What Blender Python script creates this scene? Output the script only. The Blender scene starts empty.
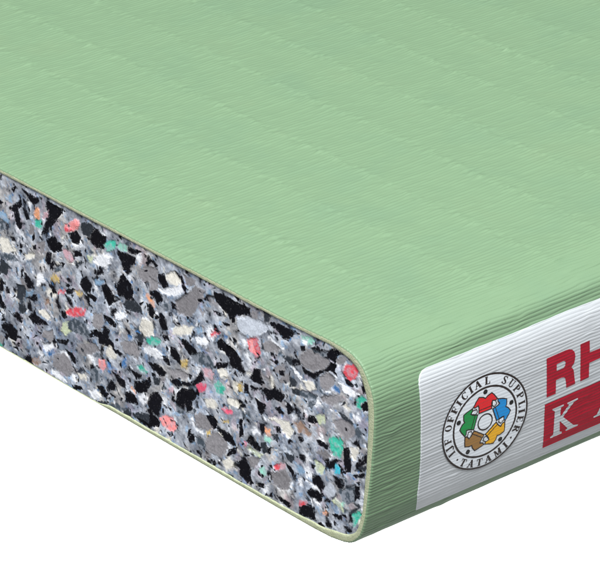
import bpy, math
import numpy as np
from mathutils import Vector, Matrix
from mathutils.geometry import delaunay_2d_cdt

# Corner of a cut-open tatami mat with a compressed-chip foam core.
# All shapes are in millimetres (MM turns them into metres): x runs along the
# printed long side, y runs along the cut face, z is up; the mat's underside is z = 0.
# The sample lies on an added, unseen stand, high above a white floor so no contact shadow shows.
MM = 0.001
scene = bpy.context.scene
rng = np.random.default_rng(7)

# ------------------------------------------------------------------ colours
def lin(c):
    return tuple(((v/255)/12.92 if v/255 <= .04045 else ((v/255+.055)/1.055)**2.4) for v in c)

# ------------------------------------------------------------------ noise
def hsh(i, j, s=0):
    n = (i.astype(np.int64)*374761393 + j.astype(np.int64)*668265263 + s*974634777) & 0xffffffff
    n = ((n ^ (n >> 13))*1274126177) & 0xffffffff
    n = n ^ (n >> 16)
    n = (n*2246822519) & 0xffffffff
    return ((n ^ (n >> 15)) & 0xffffff)/float(0xffffff)

def vnoise(u, v, s=0):
    i = np.floor(u); j = np.floor(v); a = u-i; b = v-j
    a = a*a*a*(a*(a*6-15)+10); b = b*b*b*(b*(b*6-15)+10)
    return ((hsh(i, j, s)*(1-a)+hsh(i+1, j, s)*a)*(1-b) + (hsh(i, j+1, s)*(1-a)+hsh(i+1, j+1, s)*a)*b)

def fbm(u, v, s=0, o=4):
    t = 0; a = 1.; n = 0
    for k in range(o):
        t = t + a*vnoise(u*2**k + 17.3*k, v*2**k - 9.1*k, s+k); n += a; a *= .55
    return t/n

def sstep(a, b, x):
    t = np.clip((x-a)/(b-a), 0, 1); return t*t*(3-2*t)

# ------------------------------------------------------------------ mesh helpers
def link(name, verts, faces, mat, parent=None, smooth=True, mats=None, midx=None):
    """verts (n,3) in mm; faces: (m,3|4) int array -> ONE mesh object"""
    verts = np.asarray(verts, dtype=np.float64)*MM
    faces = np.asarray(faces, dtype=np.int32)
    me = bpy.data.meshes.new(name)
    me.vertices.add(len(verts)); me.vertices.foreach_set('co', verts.astype(np.float32).ravel())
    k = faces.shape[1]
    me.loops.add(faces.size); me.loops.foreach_set('vertex_index', faces.ravel())
    me.polygons.add(len(faces))
    me.polygons.foreach_set('loop_start', np.arange(0, faces.size, k, dtype=np.int32))
    me.polygons.foreach_set('loop_total', np.full(len(faces), k, dtype=np.int32))
    for m in (mats or [mat]): me.materials.append(m)
    if midx is not None: me.polygons.foreach_set('material_index', np.asarray(midx, dtype=np.int32))
    me.update(calc_edges=True); me.validate()
    me.polygons.foreach_set('use_smooth', np.full(len(me.polygons), smooth, dtype=bool))
    o = bpy.data.objects.new(name, me); scene.collection.objects.link(o)
    if parent: o.parent = parent
    return o

def grid_faces(nr, nc, wrap=False):
    r = np.arange(nr if wrap else nr-1)[:, None]; c = np.arange(nc-1)[None, :]
    a = r*nc+c; b = ((r+1) % nr)*nc+c
    return np.stack([a, a+1, b+1, b], -1).reshape(-1, 4)

# ------------------------------------------------------------------ materials
def new_mat(name):
    m = bpy.data.materials.new(name); m.use_nodes = True
    nt = m.node_tree; return m, nt, nt.nodes['Principled BSDF']

def noise_node(nt, scale, detail=3, rough=.55):
    tc = nt.nodes.new('ShaderNodeTexCoord'); n = nt.nodes.new('ShaderNodeTexNoise')
    n.inputs['Scale'].default_value = scale; n.inputs['Detail'].default_value = detail
    n.inputs['Roughness'].default_value = rough
    nt.links.new(tc.outputs['Object'], n.inputs['Vector']); return n

def ramp(nt, src, stops):
    r = nt.nodes.new('ShaderNodeValToRGB'); e = r.color_ramp.elements
    while len(e) < len(stops): e.new(.5)
    for k, (p, c) in enumerate(stops): e[k].position = p; e[k].color = (*c, 1)
    nt.links.new(src, r.inputs['Fac']); return r

def bump(nt, b, src, strength, dist):
    bn = nt.nodes.new('ShaderNodeBump'); bn.inputs['Strength'].default_value = strength
    bn.inputs['Distance'].default_value = dist
    nt.links.new(src, bn.inputs['Height']); nt.links.new(bn.outputs['Normal'], b.inputs['Normal'])

def mul(c, k): return tuple(v*k for v in c)

def surface(name, stops, scale, rough, spec, bscale, bstr, bdist, detail=4):
    m, nt, b = new_mat(name)
    n = noise_node(nt, scale, detail)
    r = ramp(nt, n.outputs['Fac'], stops)
    nt.links.new(r.outputs['Color'], b.inputs['Base Color'])
    b.inputs['Roughness'].default_value = rough; b.inputs['Specular IOR Level'].default_value = spec
    bump(nt, b, noise_node(nt, bscale, 3).outputs['Fac'], bstr, bdist)
    return m

GREEN = (GR, GG, GB) = (.150, .239, .142)
M_green = surface('green_vinyl', [(.32, (GR*.955, GG*.975, GB*1.0)), (.5, GREEN), (.60, (GR*1.01, GG*1.01, GB*1.01)), (.72, (GR*1.035, GG*1.005, GB*1.0))], 60, .5, .30, 4500, .25, .0001, 7)
M_edge = surface('cut_vinyl_edge', [(.35, (.32, .35, .225)), (.65, (.38, .41, .28))], 900, .75, .2, 3000, .6, .00025)
M_label = surface('white_label_vinyl', [(.3, (.47, .50, .525)), (.7, (.52, .55, .575))], 120, .42, .4, 4000, .15, .0001)
M_red = surface('red_print', [(.3, (.33, .0085, .023)), (.7, (.38, .0105, .028))], 400, .55, .15, 4000, .15, .0001)
M_lwhite = surface('letter_white', [(.3, (.45, .49, .51)), (.7, (.50, .53, .555))], 300, .42, .4, 4000, .15, .0001)
EMB = .84
def flat(name, srgb, k=EMB):
    m, nt, b = new_mat(name); b.inputs['Base Color'].default_value = (*mul(lin(srgb), k), 1)
    b.inputs['Roughness'].default_value = .4; b.inputs['Specular IOR Level'].default_value = .3
    return m
M_disc = flat('emblem_white', (236, 243, 250)); M_ink = flat('emblem_brown_ink', (52, 38, 34), .5)
M_blk = flat('emblem_black', (14, 12, 12), .5)
M_jack = [flat('emblem_red', (238, 28, 36)), flat('emblem_blue', (0, 148, 226)), flat('emblem_yellow', (255, 190, 16)),
          flat('emblem_brown', (166, 122, 60)), flat('emblem_green', (16, 150, 72))]

# ------------------------------------------------------------------ mat profile
# (y, z) of the outer skin round the printed side, underside first
PROF = [(60, 0), (25, .02), (16, .16), (11, .6), (7, 1.6), (4.4, 3.8), (3.0, 6.9), (2.2, 10.4), (1.7, 13.7), (1.1, 17.5), (.6, 22),
        (.12, 27), (.05, 31), (.45, 33.6), (1.5, 35.9), (3.0, 38.0), (5.2, 39.4), (8, 40.1), (11.5, 40.3), (16, 40.2), (24, 40), (60, 40)]
MATW, MATL = 350., 350.      # a hand-sized cut sample of the mat
def catmull(P, n=24):
    P = [np.array(p, float) for p in P]; out = []
    Q = [2*P[0]-P[1]]+P+[2*P[-1]-P[-2]]
    for k in range(1, len(Q)-2):
        a, b, c, d = Q[k-1:k+3]
        # centripetal spacing keeps the tight underside bend free of loops
        t0 = 0; t1 = t0+np.linalg.norm(b-a)**.5; t2 = t1+np.linalg.norm(c-b)**.5; t3 = t2+np.linalg.norm(d-c)**.5
        for t in np.linspace(t1, t2, n, endpoint=False):
            A1 = (t1-t)/(t1-t0)*a+(t-t0)/(t1-t0)*b; A2 = (t2-t)/(t2-t1)*b+(t-t1)/(t2-t1)*c; A3 = (t3-t)/(t3-t2)*c+(t-t2)/(t3-t2)*d
            B1 = (t2-t)/(t2-t0)*A1+(t-t0)/(t2-t0)*A2; B2 = (t3-t)/(t3-t1)*A2+(t-t1)/(t3-t1)*A3
            out.append((t2-t)/(t2-t1)*B1+(t-t1)/(t2-t1)*B2)
    out.append(P[-1]); return np.array(out)
near = catmull(PROF)
near[:, 1] = np.maximum(near[:, 1], 0)
far = near[::-1].copy(); far[:, 0] = MATW-far[:, 0]
loop = np.vstack([near, far, near[:1]])            # closed outline
seg = np.linalg.norm(np.diff(loop, axis=0), axis=1)
keep = np.r_[True, seg > 1e-9]; loop = loop[keep]
S = np.r_[0, np.cumsum(np.linalg.norm(np.diff(loop, axis=0), axis=1))]
i20 = np.argmin(np.hypot(loop[:, 0]-.6, loop[:, 1]-22))
def s_of(y, z): return S[np.argmin(np.hypot(loop[:, 0]-y, loop[:, 1]-z))]
s_bot, s_up, s_top = s_of(11, .6), s_of(.6, 22), s_of(12, 40.3)
s_t200, s_far = s_of(60, 40)+140, s_of(MATW-60, 40)
tan = np.gradient(loop, S, axis=0); tan /= np.linalg.norm(tan, axis=1)[:, None]
nrm = np.stack([tan[:, 1]*-1, tan[:, 0]], 1)       # outward for this winding
if nrm[i20, 0] > 0: nrm = -nrm
def at_s(s):
    return (np.interp(s, S, loop[:, 0]), np.interp(s, S, loop[:, 1]), np.interp(s, S, nrm[:, 0]), np.interp(s, S, nrm[:, 1]))
s_sh = s_of(2.4, 37.3)
zs = loop[(S > s_bot-3) & (S < s_top)]; zS = S[(S > s_bot-3) & (S < s_top)]
def s_of_z(z): return np.interp(z, zs[:, 1], zS)

# ribs are about .7 mm apart on the side and stretch to about 1.15 mm on the top
ph_s = np.arange(0, S[-1], .05); ph_p = np.cumsum(.05/(.70+.28*sstep(s_top-11, s_top+3, ph_s)))
def relief(s, x):
    """height (mm) of the pressed straw pattern: fine ridges along x, kinked where the warp threads cross"""
    side = 1-sstep(s_top-9, s_top+3, s)
    w = .50*(fbm(x/18, s/6, 3, 3)-.5)*2 + .16*(vnoise(x/4.2, s/1.2, 11)-.5)*2
    w = w*(.30+.45*side)
    fold = np.exp(-((s-(s_top-5.5))/5.)**2)
    w = w + fold*.7*(fbm(x/9, s/4, 31, 3)-.5)*2
    xk = x - (.5+.8*side)*(vnoise(s/14, x*0+.5, 5)-.5)*2 - 4.0
    kb = np.floor(xk/15.9+.5); dx = xk-kb*15.9
    jog = vnoise(s/.8, kb*7.7+.3, 9)-.5
    g = np.exp(-(dx/1.25)**2)*(.45+.55*vnoise(s/6, kb*3.7, 8))
    ph = np.interp(s, ph_s, ph_p) + w + .95*jog*g
    f = ph-np.floor(ph); idx = np.floor(ph)
    ridge = 1-np.abs(2*f-1)**2.3
    amp = .088*(1+.75*np.exp(-((s-(s_top-1))/6.)**2))
    amp = amp*(.75+.5*hsh(idx, np.floor(x/1e5), 2))*(side*(.6+.8*vnoise(x/5, idx*1.7, 21))+(1-side)*(.15+1.5*vnoise(x/2.3, idx*1.7, 23)))
    amp = amp*(1+g*(2.6*hsh(idx, kb, 17)-1.25)*(1-.45*side))
    low = (1-side)*.07*np.cos((xk/15.9)*6.2832) + .16*fold*(fbm(x/11, s/1.5, 51, 3)-.5)*2 + .05*(fbm(x/13, s/13, 61, 3)-.5)*2
    k = g*(.10+.26*(1-side))*(vnoise(s/.85, kb*5.3+.7, 13)-.35) + (1-side)*.16*np.exp(-(dx/.9)**2)*(fbm(x/1.2, s/.8, 91, 2)-.5)*2
    # away from the cut the skin is folded more tightly round the foam's shoulder
    low = low + .58*sstep(6, 24, x)*np.exp(-((s-s_sh)/1.9)**2)
    m = sstep(s_bot-5, s_bot+1.5, s)*(1-sstep(s_t200-15, s_t200, s))*(1-sstep(150, 170, x))
    return (amp*ridge+low+k)*m

def surf(s, x, scale=1., off=0.):
    y, z, ny, nz = at_s(s); d = relief(s, x)*scale+off
    return np.stack([x, y+ny*d, z+nz*d], -1)

# ------------------------------------------------------------------ thing: the mat
mat = bpy.data.objects.new('tatami_mat', None); scene.collection.objects.link(mat)
mat.empty_display_size = .05
mat['label'] = 'green ridged tatami mat with cut-open chip foam core and white printed side label'
mat['category'] = 'mat'

# underside samples: skin thins out under the foam from y = 79 on
def bottom_thin(y, z):
    return np.where((z < 1.0), 1-sstep(78, 83, y), 1.0)

# ---- cover
def steps(a, b, h): return np.linspace(a, b, max(2, int(round((b-a)/h))+1))[:-1]
ss = np.concatenate([steps(0, s_bot-6, 12), steps(s_bot-6, s_bot, .3), steps(s_bot, s_top, .085), steps(s_top, s_t200, .125),
                     steps(s_t200, s_far, 12), steps(s_far, s_far+160, .8), steps(s_far+160, S[-1], 8)])
xs = np.concatenate([[0, .03, .08, .15, .25, .4], steps(.7, 120, .45), steps(120, 172, .8), steps(172, 300, 4), np.linspace(300, MATL, 12)])
SG, XG = np.meshgrid(ss, xs, indexing='ij')
edge = .32*(1-np.sqrt(np.clip(1-np.clip((.4-XG)/.4, 0, 1)**2, 0, 1)))
V = surf(SG, XG)
yb, zb, ny, nz = at_s(SG); edge = edge*bottom_thin(yb, zb)
V[..., 1] -= ny*edge; V[..., 2] -= nz*edge
V[..., 2] = np.maximum(V[..., 2], .0)
link('cover', V.reshape(-1, 3), grid_faces(len(ss), len(xs), True), M_green, mat)

# ---- cut edge of the cover, seen end-on round the foam
def thick(s):
    pts = [(0, .12), (s_of(60, 0)-0, 1.0)]
    P = [(s_of(25, 0), 1.1), (s_of(16, .16), 1.3), (s_of(11, .6), 1.5), (s_of(7, 1.6), 1.5), (s_of(4.4, 3.8), 1.25), (s_of(2.2, 10.4), 1.15), (s_of(1.1, 17.5), 1.3),
         (s_of(.1, 27), 1.8), (s_of(.45, 33.6), 1.95), (s_of(1.5, 35.9), 1.8), (s_of(5.2, 39.4), 1.45), (s_of(11.5, 40.3), .95), (s_of(60, 40), .85), (s_far, .95), (S[-1]-(MATW-50), .95)]
    a = np.array(P); t = np.interp(s, a[:, 0], a[:, 1])
    return t
s2 = np.concatenate([steps(0, s_bot-6, 1.0), steps(s_bot-6, s_top+150, .2), steps(s_top+150, s_far, 4), steps(s_far, S[-1], 3.)])
# the loop starts at y = 60 on the underside and ends there too, coming from y = 1000
y2, z2, ny2, nz2 = at_s(s2)
T = thick(s2); T = np.where((z2 < 1.0) & (y2 > 30), .95, T)*bottom_thin(y2, z2) + .06
T = T*(1+.12*(fbm(s2/3.5, s2*0, 77, 3)-.5)*2)
d0 = relief(s2, s2*0)-.32*bottom_thin(y2, z2)
cols = []
for fr, xx in ((0, .0), (.10, -.03), (.35, -.04), (.65, -.04), (.92, -.02), (1.0, .10), (1.0, 1.6)):
    wob = .03*(fbm(s2/.8, s2*0+fr*7, 80, 3)-.5)
    dd = d0*(1-fr) - T*fr
    cols.append(np.stack([xx+wob*(0 < fr < 1), y2+ny2*dd, np.maximum(z2+nz2*dd, .001)], -1))
link('cut_edge', np.stack(cols, 1).reshape(-1, 3), grid_faces(len(s2), len(cols), True), M_edge, mat)

# ------------------------------------------------------------------ foam core
FG = .90     # pigment level of the chips
PAL = dict(k=(17, 17, 23), s=(50, 55, 62), d=(74, 84, 94), g=(138, 136, 140), l=(190, 197, 208), w=(238, 241, 247), c=(224, 221, 212),
           e=(198, 208, 176), p=(246, 152, 152), r=(222, 84, 96), q=(236, 96, 126), u=(206, 168, 178), t=(70, 184, 160), m=(156, 218, 200),
           o=(240, 172, 132), y=(204, 178, 112), b=(70, 122, 180), a=(128, 158, 186), n=(150, 126, 112), z=(60, 186, 210))
PAL = {k: np.array(lin(v))*FG for k, v in PAL.items()}

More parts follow.
